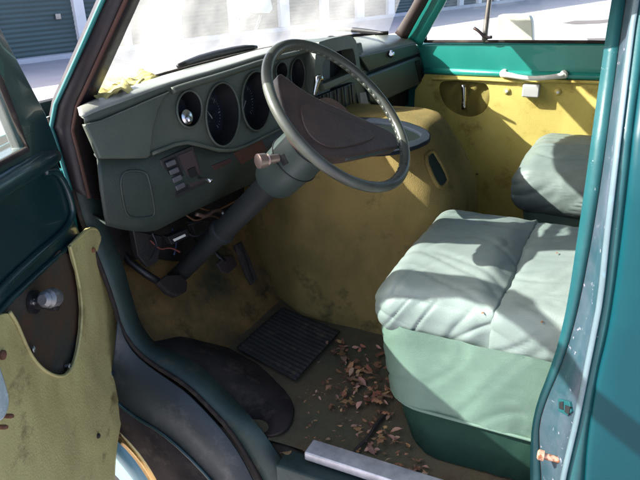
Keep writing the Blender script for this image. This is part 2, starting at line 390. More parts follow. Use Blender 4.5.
# windscreen and pillars
base_px = [(84, 108), (92, 100), (120, 88), (155, 77), (205, 63), (255, 51), (300, 43), (345, 37), (375, 34), (392, 33)]
WB = L3(base_px, PZ(.795)); WB[-1] = Vector((1.60, .93, .795)); WB[-2] = Vector((1.56, 1.0, .795))
WB0 = [Vector((.07, 1.085, .795))] + WB[1:]
WT = [Vector((.10+(p.x-.1)*.97, p.y-.15, 1.135)) for p in WB0]
loft('windscreen', [WB0, [a.lerp(b, .5) for a, b in zip(WB0, WT)], WT], ws_glass, van, 40, 0)
tube('windscreen_seal', WB0, .008, rubber, van, 8, sm=1)
# driver side A pillar
AL = L3([(150, -100), (127, -50), (104, 0), (80, 54), (50, 119), (60, 150), (72, 190)], PX(.02))
AR = L3([(183, -100), (161, -50), (139, 0), (112, 60), (85, 119), (94, 160), (101, 200)], PX(.09))
mid = [a.lerp(b, .5)+Vector((-.012, -.018, 0)) for a, b in zip(AL, AR)]
loft('windscreen_pillar', [[p+Vector((.035, .05, 0)) for p in AL], AL, mid, AR, [p+Vector((.015, .05, 0)) for p in AR]], pillar_dark, van, 50, .004, label='dark rusty windscreen pillar on the driver side')
tube('pillar_bead', [m_+Vector((-.002, -.004, 0)) for m_ in mid], .0045, mat('dull_rust_line', (.07, .028, .02), .7), van, 8, sm=1)
tube('gutter', [p+Vector((-.004, .0, 0)) for p in AL], .005, teal, van, 8, sm=1)
# passenger side A pillar
def pp(px, x): return L3(px, PX(x))
wsf = pp([(443, -60), (415, 0), (403, 20), (395, 33)], 1.56)
loft('windscreen_pillar', [wsf, pp([(457, -60), (429, 0), (417, 20), (406, 41)], 1.58)], mat('pillar_seal_brown', (.05, .032, .030), .5), van, 20, .01)
loft('passenger_pillar', [pp([(455, -60), (427, 0), (415, 20), (404, 42)], 1.59), pp([(464, -60), (436, 0), (424, 20), (411, 42)], 1.61), pp([(474, -60), (447, 0), (434, 22), (421, 46)], 1.60)], teal_pass, van, 20, .01)
# header, roof, body shell
loft('windscreen_header', [[p+Vector((0, 0, -.01)) for p in WT], [p+Vector((0, -.07, .03)) for p in WT]], teal, van, 30, .02)
def roofz(x, y): return 1.165+.06*math.sin(math.pi*min(1, max(0, x/W)))
grid('roof', .03, W-.03, -2.4, .93, roofz, roof_m, van, 20, 20)
for o in [bpy.data.objects['roof']]:
    s = o.modifiers.new('s', 'SOLIDIFY'); s.thickness = .03; s.offset = 1
box('side_panel_right', (W-.01, -2.4, -.3), (W+.03, -.45, 1.18), teal, van)
bpy.data.objects['side_panel_right'].name = 'side_panel'
box('rear_panel', (.0, -2.45, -.3), (W, -2.41, 1.18), teal, van)
box('bulkhead', (.08, -1.2, 0), (W-.02, -1.18, 1.18), roof_m, van)
box('roof_rail', (.03, -.10, 1.13), (.075, .90, 1.185), teal, van)
# cowl and nose
cow = [p+Vector((0, .012, -.012)) for p in WB0]
loft('cowl', [cow, [Vector((p.x, p.y+.12, .755)) for p in WB0], [Vector((.02+(p.x-.07)*1.04, 1.48, .66)) for p in WB0], [Vector((.02+(p.x-.07)*1.04, 1.56, .56)) for p in WB0], [Vector((.02+(p.x-.07)*1.04, 1.58, .0)) for p in WB0]], teal, van, 40, .004)
box('nose_side', (.005, 1.13, .03), (.03, 1.55, .65), teal, van)
box('nose_side', (W-.03, 1.0, -.2), (W, 1.55, .65), teal, van)
# wipers
wb = L3([(178, 66), (205, 57), (240, 49), (257, 47)], PZ(.83)); tube('wiper', wb, [.006, .012, .012, .005], black, van, 8, sm=1)
wb = L3([(300, 31), (335, 28), (365, 31), (384, 33)], PZ(.82)); tube('wiper', wb, [.005, .010, .010, .004], black, van, 8, sm=1)
# nose mirror on a two legged stalk
mr = [U(x, y, PY(1.42)) for x, y in [(247, -14), (268, -16), (273, 9), (270, 13), (254, 13), (250, 8)]]
hm = plate3('nose_mirror', mr, Vector((0, 1, 0)), .03, mat('pale_mirror_shell', (.45, .52, .52), .4), van, .004)
tube('mirror_stalk', [U(262, 12, PY(1.43)), U(252, 40, PY(1.43)), U(250, 46, PY(1.43))], .005, dullmetal, hm, 8)
tube('mirror_stalk', [U(253, 12, PY(1.43)), U(240, 22, PY(1.43)), U(229, 44, PY(1.43))], .005, dullmetal, hm, 8)

# ---- B pillar, swept down from a traced profile
rows = [-180, -90, 0, 120, 180, 240, 300, 340, 370, 400, 425, 450, 480, 540]
cA = [650, 632, 614, 597, 589, 580, 571, 562, 552, 540, 534.5, 533, 533, 533]
cB = [662, 643, 625, 609, 601, 591.5, 580, 570, 559.5, 546, 538.5, 539, 541, 542]
cC = [672, 653, 635, 620, 613, 606, 600, 592, 586, 580, 575, 569, 562, 552]
cD = [690, 672, 655, 638, 632, 625, 617, 610, 602, 597, 593, 590, 588, 584]
def colm(c, x, dy=0.): return [U(px, py, PX(x+max(0, (140-py)/900.)))+Vector((0, dy, 0)) for px, py in zip(c, rows)]
LA = colm(cA, .085); LAi = [p+Vector((.04, -.05, 0)) for p in LA]
LAb = [p+Vector((-.006, .003, 0)) for p in LA]
LB = colm(cB, .075); LBg = [p+Vector((.008, -.012, 0)) for p in LB]
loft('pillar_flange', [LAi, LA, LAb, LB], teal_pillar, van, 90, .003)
LB2 = colm([b+1.5 for b in cB], .070)
LCm = colm([b+.42*(c-b) for b, c in zip(cB, cC)], .050, -.004)
LC = colm([c-2 for c in cC], .018); 
loft('door_pillar', [LBg, LB2, LCm, LC], mat('scuffed_jamb_paint', (.016, .048, .062), .5, spec=.25, col2=(.055, .075, .10), vs=12, spot=(.26, .25, .30), ss=60, st=.62, bump=.2, bs=90, coat=.3), van, 90, .003)
tube('pillar_seal', [p+Vector((.003, -.002, 0)) for p in LB], .0026, rust, van, 6, sm=1)
LC2 = colm([c+1 for c in cC], .004, .003); LC3 = colm([c+3.5 for c in cC], .0)
loft('pillar_lip', [LC, LC2, LC3], mat('worn_bare_edge', (.13, .19, .22), .42, .2, spot=(.12, .2, .24), ss=40, st=.58), van, 90, .0025)
LD = colm([d-3 for d in cD], .006); LD2 = colm(cD, -.002, .002); LD3 = colm([d+4 for d in cD], -.004)
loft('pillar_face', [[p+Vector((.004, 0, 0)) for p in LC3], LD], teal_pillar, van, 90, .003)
far = [Vector((p.x-.004, -2.4, p.z)) for p in LD3]
near = [Vector((p.x-.002, p.y-.02, p.z)) for p in LD3]
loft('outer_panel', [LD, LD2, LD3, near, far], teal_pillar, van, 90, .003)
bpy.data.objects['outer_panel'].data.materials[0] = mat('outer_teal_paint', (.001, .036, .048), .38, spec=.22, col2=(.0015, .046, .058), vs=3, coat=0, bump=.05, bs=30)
# latch slot and striker
def pl_at(p, n): return (n, n.dot(p))
jn = Vector((-.55, .83, 0)).normalized()
c0 = U(563, 403, PX(.052))
sl = plate('latch_slot', [(557, 398), (569, 402), (571, 412), (567, 416), (558, 411)], (jn, jn.dot(c0)+.006), .006, teal_pillar, van, .001)
plate('slot_hole', [(559, 402), (563, 401.5), (563, 410), (559, 408.5)], (jn, jn.dot(c0)+.0072), .003, blackvoid, sl, 0)
plate('slot_hole', [(565, 405), (570, 407), (568.5, 415), (564.5, 412)], (jn, jn.dot(c0)+.0072), .003, blackvoid, sl, 0)
a = U(566, 462, PX(.035)); b = U(544, 456, PX(.03))+Vector((0, .012, 0))
sp = cyl('striker_pin', a, b, [(0, .010), (.1, .010), (.12, .006), (.75, .006), (.77, .010), (.95, .010), (1, .007)], mat('rusty_striker', (.55, .30, .22), .5, .4, spot=(.25, .09, .04), ss=90, st=.5), van)

# ---- driver door (open)
TH = R(68); dd = Vector((-math.sin(TH), -math.cos(TH), 0)); dn = Vector((-dd.y, dd.x, 0)); HG = Vector((-.01, 1.08, 0))
if dn.dot(POS-HG) < 0: dn = -dn
DPl = lambda off=0.: (dn, dn.dot(HG)+off)
def K(k, z, off=0.): return HG+dd*k+Vector((0, 0, z))+dn*off
def kz(px, py, off=0.):
    p = U(px, py, DPl(off)); return p
low_cut = [(-.10, .26), (-.10, .05), (-.02, -.08), (.09, -.18)]
shell = [K(k, z, -.016) for k, z in [(.05, .745), (.02, .715), (.0, .66), (-.005, .56), (-.03, .50), (-.085, .42), (-.10, .26), (-.09, .03), (.0, -.10), (.09, -.20), (1.0, -.22), (1.0, .745)]]
ddoor = plate3('driver_door', shell, dn, .05, dgreen, van, .006)
def kplate(name, kzs, off, thick, m, parent, bev=.002, holes=(), label=None):
    return plate3(name, [K(k, z, off) for k, z in kzs], dn, thick, m, parent, bev, [[K(k, z, off) for k, z in h] for h in holes], label)
fo = [(.02, .70), (.05, .80), (.147, .978), (.190, 1.05), (.23, 1.10), (.29, 1.125), (.93, 1.125), (.98, 1.10), (1.0, 1.04), (1.0, .70)]
fi = [(.150, .752), (.167, .816), (.187, .887), (.222, .96), (.25, 1.03), (.29, 1.07), (.34, 1.085), (.90, 1.085), (.94, 1.07), (.955, 1.03), (.955, .752)]
wf = kplate('window_frame', fo, .002, .035, dgreen, ddoor, .006, [fi])
kplate('window_glass', [(k, z) for k, z in fi], -.012, .004, side_glass, ddoor, 0)
tube('window_seal', [K(k, z, .001) for k, z in fi], .006, rubber, wf, 8, True)
kplate('vent_divider', [(.405, .752), (.43, .752), (.43, 1.086), (.405, 1.086)], -.002, .02, dgreen, wf, .003)
tube('belt_roll', [K(.03, .705, -.01), K(.12, .715, -.008), K(.5, .71, -.008), K(1.0, .70, -.008)], [.016, .026, .028, .028], dgreen, ddoor, 14, sm=1)
rp = [kz(x, y, -.010) for x, y in [(45, 172), (56, 170), (66, 185), (72, 205), (73, 215), (66, 230), (40, 252), (0, 289)]] + [K(.6, .505, -.01), K(.95, .48, -.01)]
tube('panel_ridge', rp, .0075, dgreen, ddoor, 10, sm=2)
rp = [kz(x, y, -.012) for x, y in [(80, 236), (62, 252), (40, 272), (0, 310)]] + [K(.6, .46, -.012)]
tube('panel_ridge', rp, .006, dgreen, ddoor, 10, sm=1)
plate('access_panel', [(60, 250), (86, 262), (90, 330), (84, 380), (50, 392), (20, 375), (-12, 335), (-12, 318), (10, 304), (40, 274)], DPl(-.010), .004, access_m, ddoor, .001)
lin = [(70, 246), (95, 222), (103, 250), (112, 280), (120, 318), (126, 348), (128, 375), (124, 402), (117, 435), (113, 470), (114, 520)]
cut = [(-20, 326), (-4, 316), (10, 312), (17, 323), (26, 345), (34, 360), (46, 372), (60, 377.5), (71, 372), (78, 352), (82, 325), (82, 300), (77, 272)]
lin3 = [U(x, y, DPl(.004)) for x, y in chaikin(lin, 1, False)] + [K(.18, -.20, .004), K(.97, -.20, .004), K(.97, .40, .004)] + [U(x, y, DPl(.004)) for x, y in chaikin(cut, 2, False)]
# subdivided, slightly puckered vinyl
lo = plate3('door_lining', lin3, dn, .006, lining_m, ddoor, .0022)
bm = bmesh.new(); bm.from_mesh(lo.data); bmesh.ops.triangulate(bm, faces=bm.faces)
for _ in range(3):
    es = [e for e in bm.edges if e.calc_length() > .035]
    if es: bmesh.ops.subdivide_edges(bm, edges=es, cuts=1); bmesh.ops.triangulate(bm, faces=[f for f in bm.faces if len(f.verts) > 4])
for v in bm.verts:
    v.co += dn*(.006*noise.noise(v.co*7)+.003*noise.noise(v.co*22))
bm.to_mesh(lo.data); bm.free()
rim_pts = [U(x, y, DPl(.006)) for x, y in chaikin(cut[2:]+[(70, 246)], 2, False)]
tube('lining_edge', rim_pts, .0035, lining_m, lo, 8)
tube('lining_edge', [U(x, y, DPl(.003)) for x, y in chaikin(lin, 2, False)], .004, lining_m, lo, 8)
for (x, y, r, c) in [(100, 436, .006, twig_m), (5, 355, .009, rust), (95, 250, .006, rust)]:
    p = U(x, y, DPl(.011)); cyl('stain_hole', p, p-dn*.006, [(0, r*.6), (.3, r), (1, r)], c, lo, 10)
# winder stub
p = U(32, 302, DPl(-.008)); q = U(58, 297, DPl(.045))
wst = cyl('winder_stub', U(33, 302, DPl(-.008)), U(33, 302, DPl(-.008))+dn*.055, [(0, .024), (.12, .024), (.15, .014), (.6, .014), (.62, .018), (.9, .018), (1, .010)], black, ddoor)
e1 = U(42, 300, DPl(.030)); e2 = U(57, 297, DPl(.036))
cyl('winder_knob', e1, e2, [(0, .010), (.15, .016), (.3, .012), (.4, .019), (.75, .021), (.95, .017), (1, .010)], mat('worn_knob', (.22, .22, .22), .3, .5), wst)
for x, y in [(30, 302), (30, 349), (66, 366)]:
    p = U(x, y, DPl(-.006)); cyl('screw', p+dn*.012, p-dn*.002, [(0, .003), (.2, .0065), (.5, .0065), (1, .005)], chrome, ddoor, 12)
hx = [(-30, 350), (-10, 352), (0, 362), (6, 380), (11, 398), (9, 412), (3, 422), (-10, 425), (-30, 420)]
hd = plate('pull_handle', hx, DPl(.030), .022, mat('cloudy_blue_plastic', (.30, .38, .40), .25, col2=(.45, .5, .52), vs=20), ddoor, .006, sm=1)
for x, y in [(7, 416), (1, 427)]:
    p = U(x, y, DPl(.02)); cyl('screw', p+dn*.012, p-dn*.01, [(0, .003), (.2, .0045), (1, .004)], rust, hd, 10)
kplate('door_outer_skin', [(.02, .75), (.0, .6), (-.05, .4), (-.08, .2), (-.06, .02), (.02, -.1), (.1, -.2), (1.0, -.22), (1.0, .75)], -.068, .006, teal, ddoor)

# ---- passenger door
XP = 1.62
pd = plate('passenger_door', [(415, 44), (440, 43.2), (640, 43), (700, 43), (700, 84), (430, 78), (424, 72)], PX(XP), .04, teal_pass, van, .010)
plate('door_card', [(425, 74), (470, 76.5), (530, 79), (605, 81), (700, 84), (700, 330), (425, 330), (412, 150), (415, 90)], PX(XP-.012), .010, yellow, pd, .003,
      holes=[chaikin([(438, 82), (452, 80.5), (475, 82), (489, 84), (490, 104), (481, 115), (467, 118), (450, 112), (440, 98)], 2)])
box('lower_door_skin', (XP+.012, -.45, -.2), (XP+.03, 1.05, .66), teal, pd, .004)
tube('armrest_ledge', [U(425, 71, PX(XP-.004)), U(520, 74.5, PX(XP-.004)), U(610, 77, PX(XP-.004)), U(690, 80, PX(XP-.004))], .014, teal_pass, pd, 10)
tube('card_roll', [U(432, 79, PX(XP-.016)), U(470, 79, PX(XP-.018)), U(520, 82, PX(XP-.018)), U(560, 81.5, PX(XP-.016)), U(608, 83, PX(XP-.016)), U(690, 86, PX(XP-.016))], .006, yellow, pd, 8, sm=1)
# torn pocket
pk = grid('torn_pocket', 0, 1, 0, 1, lambda x, y: 0, olive_cloth, pd, 26, 18)
for v in pk.data.vertices:
    px = 434+v.co.x*60; py = 78+v.co.y*44
    p = U(px, py, PX(XP+.003)); fold = .013*math.sin(v.co.x*17+3*math.sin(v.co.y*3)+5*v.co.x*v.co.y)
    v.co = p+Vector((-fold*.6-.0, 0, 0))
tube('window_crank', [U(463.5, 85, PX(XP-.02)), U(464, 97, PX(XP-.03)), U(463.5, 109, PX(XP-.028))], [.012, .007, .011], chrome, pd, 10, sm=1)
# strap handle
hp = [U(x, y, PX(xx)) for x, y, xx in [(502, 74.5, XP-.015), (509, 75, XP-.035), (520, 77.5, XP-.045), (533, 78.5, XP-.048), (548, 77.5, XP-.045), (560, 76, XP-.035), (565, 75.5, XP-.015)]]
ph = tube('pull_strap', hp, [.012, .011, .009, .009, .009, .011, .012], white_pl, pd, 10, sm=1)
for x, y in [(503, 74), (563.5, 75)]:
    p = U(x, y, PX(XP-.03)); cyl('strap_end', p, p+Vector((.03, 0, 0)), [(0, .009), (.2, .015), (1, .015)], white_pl, ph, 14)
lb = U(532, 90, PX(XP-.03))
box('latch_box', (XP-.050, lb.y-.030, lb.z-.026), (XP-.012, lb.y+.034, lb.z+.022), mat('grey_white_box', (.50, .50, .50), .4), pd, .006)
for x, y in [(507, 91), (558, 92)]:
    p = U(x, y, PX(XP-.012)); cyl('dimple_button', p-Vector((.007, 0, 0)), p+Vector((.004, 0, 0)), [(0, .003), (.2, .011), (.5, .014), (1, .012)], yellow, pd, 14)
    p = p-Vector((.009, 0, 0)); cyl('screw', p, p+Vector((.004, 0, 0)), [(0, .003), (.3, .006), (1, .006)], white_pl, pd, 10)
p = U(477, 174, PX(XP-.013)); cyl('screw', p-Vector((.005, 0, 0)), p, [(0, .004), (1, .007)], chrome, pd, 10)
# window frame of the passenger door
fpx = [(449, -60), (447, 0), (424, 34), (424, 42)]
pf = tube('window_frame', [U(470, -60, PX(XP)), U(447, -6, PX(XP)), U(436, 14, PX(XP)), U(424.5, 33, PX(XP)), U(424.5, 40, PX(XP))], .011, pillar_dark, pd, 10, sm=1)
tube('window_seal', [U(424, 41.5, PX(XP-.005)), U(500, 41.5, PX(XP-.005)), U(610, 42, PX(XP-.005)), U(700, 43, PX(XP-.005))], .006, rubber, pd, 8)
tube('vent_divider', [U(497, -60, PX(XP)), U(490, -5, PX(XP)), U(485.5, 30, PX(XP)), U(484.5, 42, PX(XP))], [.010, .010, .011, .012], dullmetal, pd, 10)
tube('vent_latch', [U(474, 28, PX(XP-.02)), U(479, 31, PX(XP-.025)), U(485, 38, PX(XP-.02)), U(492, 37, PX(XP-.02))], .006, pillar_dark, pd, 8, sm=1)
gp = [Vector((XP+.01, .86, .765)), Vector((XP+.01, -.42, .765)), Vector((XP+.01, -.42, 1.11)), Vector((XP+.01, .66, 1.11)), Vector((XP+.01, .70, 1.08))]
plate3('window_glass', gp, Vector((1, 0, 0)), .004, side_glass, pd, 0)
box('window_frame', (XP-.0, -.45, 1.11), (XP+.03, .70, 1.17), teal_pass, pd, .004)
# outside mirror
mp = [U(x, y, PX(1.86)) for x, y in chaikin([(497, 17), (500, 14.5), (526, 14.5), (532, 18), (533, 40), (533, 52), (498, 52)], 2)]
sm_o = plate3('side_mirror', mp, Vector((1, 0, 0)), .05, tan, van, .006)
tube('mirror_arm', [U(515, 50, PX(1.86)), U(505, 55, PX(1.80)), Vector((1.66, .45, .70))], .009, chrome, sm_o, 8, sm=1)

# ---- dashboard
GP = DP(0, -.22)
R0 = L3([(86, 108), (92, 101), (120, 89), (155, 78), (205, 64), (255, 52), (300, 44), (340, 38)], PZ(.785))
R0[0] = Vector((.055, 1.09, .785))
R1 = L3([(84, 118), (98, 110), (122, 102), (158, 89), (180, 82), (222, 70), (267, 55.5), (300, 48), (330, 41)], DP(.0, -.22))
R1 = [p+Vector((0, .012, .004)) for p in R1]
R2 = L3([(85, 124), (102, 120), (126, 110), (156, 97), (180, 87), (222, 75), (267, 60), (300, 52), (330, 46)], GP)
Rm = [a.lerp(b, .6)+Vector((0, 0, .010)) for a, b in zip(resample(R0, 30), resample(R1, 30))]
Rn = [a.lerp(b, .55)+Vector((0, 0, .006)) for a, b in zip(resample(Rm, 30), resample(R1, 30))]
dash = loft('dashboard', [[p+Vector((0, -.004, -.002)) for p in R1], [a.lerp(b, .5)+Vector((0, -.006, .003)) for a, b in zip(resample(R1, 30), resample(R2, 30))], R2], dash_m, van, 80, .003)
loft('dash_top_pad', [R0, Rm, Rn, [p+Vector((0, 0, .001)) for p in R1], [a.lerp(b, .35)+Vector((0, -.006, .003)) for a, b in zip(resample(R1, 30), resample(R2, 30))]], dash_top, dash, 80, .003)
pods = [(189.5, 109, 12.5, 18.5, 14), (222.8, 114.5, 16.8, 32, 12), (256.6, 101, 14.5, 30, 12), (282, 71, 6, 9, 12), (298, 74.5, 7, 16.5, 12)]
def ell(cx, cy, rx, ry, tilt, n=36, s=1.):
    t = R(tilt); out = []
    for i in range(n):
        q = 2*math.pi*i/n; a, b = rx*s*math.cos(q), ry*s*math.sin(q)
        out.append((cx+a*math.cos(t)-b*math.sin(t)*-1*(-1 if False else 1)*-1, cy+a*math.sin(t)+b*math.cos(t)))
    return out
def ell(cx, cy, rx, ry, tilt, n=36, s=1.):
    t = R(-tilt); out = []
    for i in range(n):
        q = 2*math.pi*i/n; a, b = rx*s*math.cos(q), ry*s*math.sin(q)
        out.append((cx+a*math.cos(t)-b*math.sin(t)*.6, cy+a*math.sin(t)+b*math.cos(t)))
    return out
vents = [[(308.5, 58+i*8), (314.5, 56+i*8), (314.5, 60.5+i*8), (308.5, 62.5+i*8)] for i in range(4)]
face = [(85, 124), (102, 120), (126, 110), (156, 97), (180, 87), (222, 75), (267, 60), (300, 52), (330, 46), (330, 105), (292, 124), (262, 139), (240, 150), (222, 152), (205, 147), (183, 142), (152, 154), (147, 158), (120, 158.5), (100, 158.5), (93, 142)]
gface = plate('instrument_panel', face, GP, .012, dash_m, dash, .003, holes=[ell(a, b, c, d, 0) for a, b, c, d, e in pods]+vents)
plate('pad_end', [(85, 124), (102, 120), (126, 110), (156, 97), (172, 90.5), (165, 98), (159, 110), (154, 130), (150.5, 156), (147, 158), (120, 158.5), (100, 158.5), (93, 142)], (GP[0], GP[1]-.013), .014, dash_m, dash, .008)
tube('panel_brow', [U(x, y, (GP[0], GP[1]-.006)) for x, y in [(172, 91), (181, 87.5), (222, 75.5), (267, 60.5), (300, 52.5), (322, 47)]], .0085, dash_m, dash, 10, sm=1)
tube('panel_lower_brow', [U(x, y, (GP[0], GP[1]-.004)) for x, y in [(152, 153.5), (183, 141.5), (200, 145), (222, 151), (240, 149), (262, 138), (292, 123), (328, 105)]], .005, dash_m, dash, 10, sm=1)
gn = GP[0].normalized()
if gn.y < 0: gn = -gn
for i, (cx, cy, rx, ry, tl) in enumerate(pods):
    e0 = [U(x, y, (GP[0], GP[1]-.004)) for x, y in ell(cx, cy, rx, ry, 0)]
    c3 = sum(e0, Vector())/len(e0)
    depth = .05 if i < 3 else .03
    rings = [e0, [c3+(p-c3)*.97+gn*.01 for p in e0], [c3+(p-c3)*.84+gn*depth for p in e0]]
    vs = [v for r_i in rings for v in r_i]; n = len(e0); fs = []; mi = []
    for r_i in range(2):
        for k in range(n): fs.append((r_i*n+k, r_i*n+(k+1) % n, (r_i+1)*n+(k+1) % n, (r_i+1)*n+k)); mi.append(0)
    fs.append(tuple(2*n+k for k in range(n))); mi.append(1)
    # dial ticks
    cb = c3+gn*(depth-.002); ex = (e0[0]-c3); ey = (e0[n//4]-c3)
    for k in range(26 if i in (1, 2) else 0):
        q = R(-215+k*250/25); r1 = .74; r2 = .66 if k % 5 else .58; w = .012 if k % 5 else .02
        o_ = len(vs)
        for rr, ww in ((r1, w), (r1, -w), (r2, -w), (r2, w)): vs.append(cb+ex*rr*math.cos(q+ww)*.84+ey*rr*math.sin(q+ww)*.84)
        fs.append((o_, o_+1, o_+2, o_+3)); mi.append(2)
    if i < 3:
        o_ = len(vs); q = R(-140 if i == 1 else 120)
        for rr, ww in ((.60, .03), (.60, -.03), (-.12, .25), (-.12, -.25)): vs.append(cb-gn*.004+ex*rr*math.cos(q+ww)*.84+ey*rr*math.sin(q+ww)*.84)
        fs.append((o_, o_+1, o_+3, o_+2)); mi.append(2)
    me = me_new('gauge', vs, fs, mi)
    g = link('gauge', me, [black, dial, tick], dash, False)
    tube('gauge_rim', e0, .0030 if i < 3 else .002, dash_m, dash, 8, True)
# chrome light switch in the first pod
p = U(187.5, 117, DP(.008, -.22)); sw = cyl('switch_knob', p+gn*.035, p-gn*.006, [(0, .010), (.4, .010), (.5, .017), (.6, .0185), (.85, .0185), (.95, .014), (1, .006)], chrome, dash)
p2 = U(191, 119, DP(.022, -.22)); cyl('switch_stud', p2+gn*.02, p2, [(0, .007), (.8, .008), (1, .005)], chrome, dash)
p = U(122, 151, DP(.001, -.22)); cyl('screw', p, p-gn*.003, [(0, .005), (1, .004)], dullmetal, dash, 10)
# lower dash
lowTop = [(97, 158), (120, 158.5), (147, 158), (152, 153), (183, 141), (222, 150), (262, 137), (292, 122), (330, 103)]
LT = L3(lowTop, DP(-.012, -.22))
LM = L3([(100, 190), (124, 192), (155, 188), (166, 190), (190, 180), (224, 178), (262, 164), (296, 148), (330, 134)], DP(-.004, -.05))
LBt = L3([(104, 216), (124, 222), (150, 224), (168, 216), (190, 205), (224, 189), (254, 175), (292, 158), (330, 142)], DP(.0, .1))
LBb = L3([(106, 225), (126, 230), (152, 232), (170, 223), (191, 212), (224, 196), (256, 181), (293, 164), (330, 147)], DP(-.012, .1))
LBk = [p+Vector((.05, .10, -.0)) for p in LBb]
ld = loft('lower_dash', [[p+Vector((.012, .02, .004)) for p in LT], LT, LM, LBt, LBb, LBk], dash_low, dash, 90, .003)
bv = BVHTree.FromObject(ld, bpy.context.evaluated_depsgraph_get()) if False else None
def bvh_of(o):
    return BVHTree.FromPolygons([v.co.copy() for v in o.data.vertices], [tuple(p.vertices) for p in o.data.polygons])
ldb = bvh_of(ld)
def hit(b, px, py, up=.002):
    d = ray(px, py).normalized(); h = b.ray_cast(POS, d)
    if h[0] is None: return None
    n = h[1] if h[1].dot(d) < 0 else -h[1]
    return h[0]+n*up
def patch(name, px, b, up, thick, m, parent, bev=.001, sm=0, label=None):
    if sm: px = chaikin(px, sm)
    pts = [hit(b, x, y, 0) for x, y in px]; pts = [p for p in pts if p is not None]
    c = sum(pts, Vector())/len(pts)
    # best fit normal (Newell)
    n = Vector()
    for i, p in enumerate(pts): q = pts[(i+1) % len(pts)]; n += (p-c).cross(q-c)
    n.normalize()
    if n.dot(POS-c) < 0: n = -n
    dmax = max((p-c).dot(n) for p in pts)
    pl = (n, n.dot(c)+dmax+up)
    return plate(name, px, pl, thick+dmax, m, parent, bev, label=label)
rec = tube('recess_edge', [hit(ldb, x, y, .002) for x, y in chaikin([(118, 171), (145, 170), (149, 182), (155, 212), (151, 217), (128, 218), (123, 205)], 2)], .0030, dash_low, dash, 8, True)
fp = patch('switch_panel', [(160, 160), (193, 146), (207, 183), (176, 199)], ldb, .004, .012, mat('switch_bezel', (.030, .030, .032), .35), dash, .002)
fpl = (fp.data, )
# left column of fuse like rockers, right column with a lever
def q4(a, b, c, d, u, v):
    x = (a[0]*(1-u)+b[0]*u)*(1-v)+(d[0]*(1-u)+c[0]*u)*v; y = (a[1]*(1-u)+b[1]*u)*(1-v)+(d[1]*(1-u)+c[1]*u)*v; return (x, y)
fb = bvh_of(fp); Q = ((160, 160), (193, 146), (207, 183), (176, 199))
patch('rocker_well', [q4(*Q, .08, .08), q4(*Q, .46, .08), q4(*Q, .46, .92), q4(*Q, .08, .92)], fb, .0015, .003, blackvoid, dash, 0)
for i in range(4):
    v0 = .13+i*.2; patch('rocker_switch', [q4(*Q, .13, v0), q4(*Q, .40, v0), q4(*Q, .40, v0+.12), q4(*Q, .13, v0+.12)], fb, .008, .006, mat('rocker_grey', (.10, .10, .11), .3) if i == 0 else bpy.data.materials['rocker_grey'], dash, .002)
patch('slider_plate', [q4(*Q, .53, .08), q4(*Q, .94, .08), q4(*Q, .94, .92), q4(*Q, .53, .92)], fb, .0015, .003, mat('slider_brown', (.055, .040, .042), .4), dash, 0)
patch('slider_slot', [q4(*Q, .62, .5), q4(*Q, .84, .5), q4(*Q, .84, .72), q4(*Q, .62, .72)], fb, .004, .003, blackvoid, dash, 0)
a = hit(fb, 198, 178, .0); b_ = U(211, 181, DP(.055, -.1)); tube('slider_lever', [a, a.lerp(b_, .5)+Vector((0, 0, .002)), b_], [.003, .0035, .005], chrome, dash, 8)
brown = mat('brown_blank', (.060, .032, .032), .45, spot=(.13, .07, .06), ss=90)
patch('blanking_plate', [(212, 166), (231, 158), (237, 177), (218, 183)], ldb, .003, .006, brown, dash, .002)
bp = patch('warning_lamp_panel', [(234, 153), (262, 139), (267, 150), (242, 165)], ldb, .004, .008, mat('rust_brown_panel', (.10, .045, .040), .42, spot=(.2, .09, .07), ss=90), dash, .002)
# centre stack
CP = DP(.035, -.10)
cs = plate('centre_stack', [(305, 54), (318, 50), (362, 42), (368, 74), (372, 112), (350, 122), (318, 124), (306, 112)], DP(-.02, -.1), .05, dash_m, dash, .006)
hood = plate('centre_hood', chaikin([(316, 43), (330, 38.5), (349, 35), (355, 38), (358.5, 48), (361, 74), (345, 81), (322, 92), (314, 93)], 1), CP, .16, dash_m, dash, .010,
             holes=[chaikin([(323, 55), (351, 48), (354, 50), (357, 70), (330, 83), (322, 86)], 1)])
plate('screen_recess', [(318, 48), (358, 44), (360, 74), (320, 90)], (CP[0], CP[1]+.05), .01, blackvoid, hood, 0)
plate('shelf_ledge', [(323, 84), (350, 73), (351, 79), (325, 91)], (CP[0], CP[1]-.012), .03, dash_m, hood, .003)
tube('heater_lever', [U(314, 96, DP(.05, -.1)), U(316.5, 84, DP(.055, -.1)), U(318.5, 77, DP(.06, -.1)), U(322, 80, DP(.06, -.1))], [.004, .008, .013, .006], chrome, dash, 10, sm=1)
vp = plate('vent_block', [(316, 97), (355, 82), (361, 113), (347, 120), (330, 121), (316, 112)], DP(.02, -.1), .03, black, dash, .003)
for i in range(5):
    x = 322+i*7.3; tube('vent_slat', [U(x, 95-i*2.7, DP(.026, -.1)), U(x+2.5, 116-i*.8, DP(.026, -.1))], .0030, dash_blue if i % 2 else black, vp, 6)
plate('label_strip', [(360, 93), (366, 92), (369, 105), (366, 113), (360, 114), (361, 103)], DP(.03, -.1), .004, grey_pl, dash, .001)
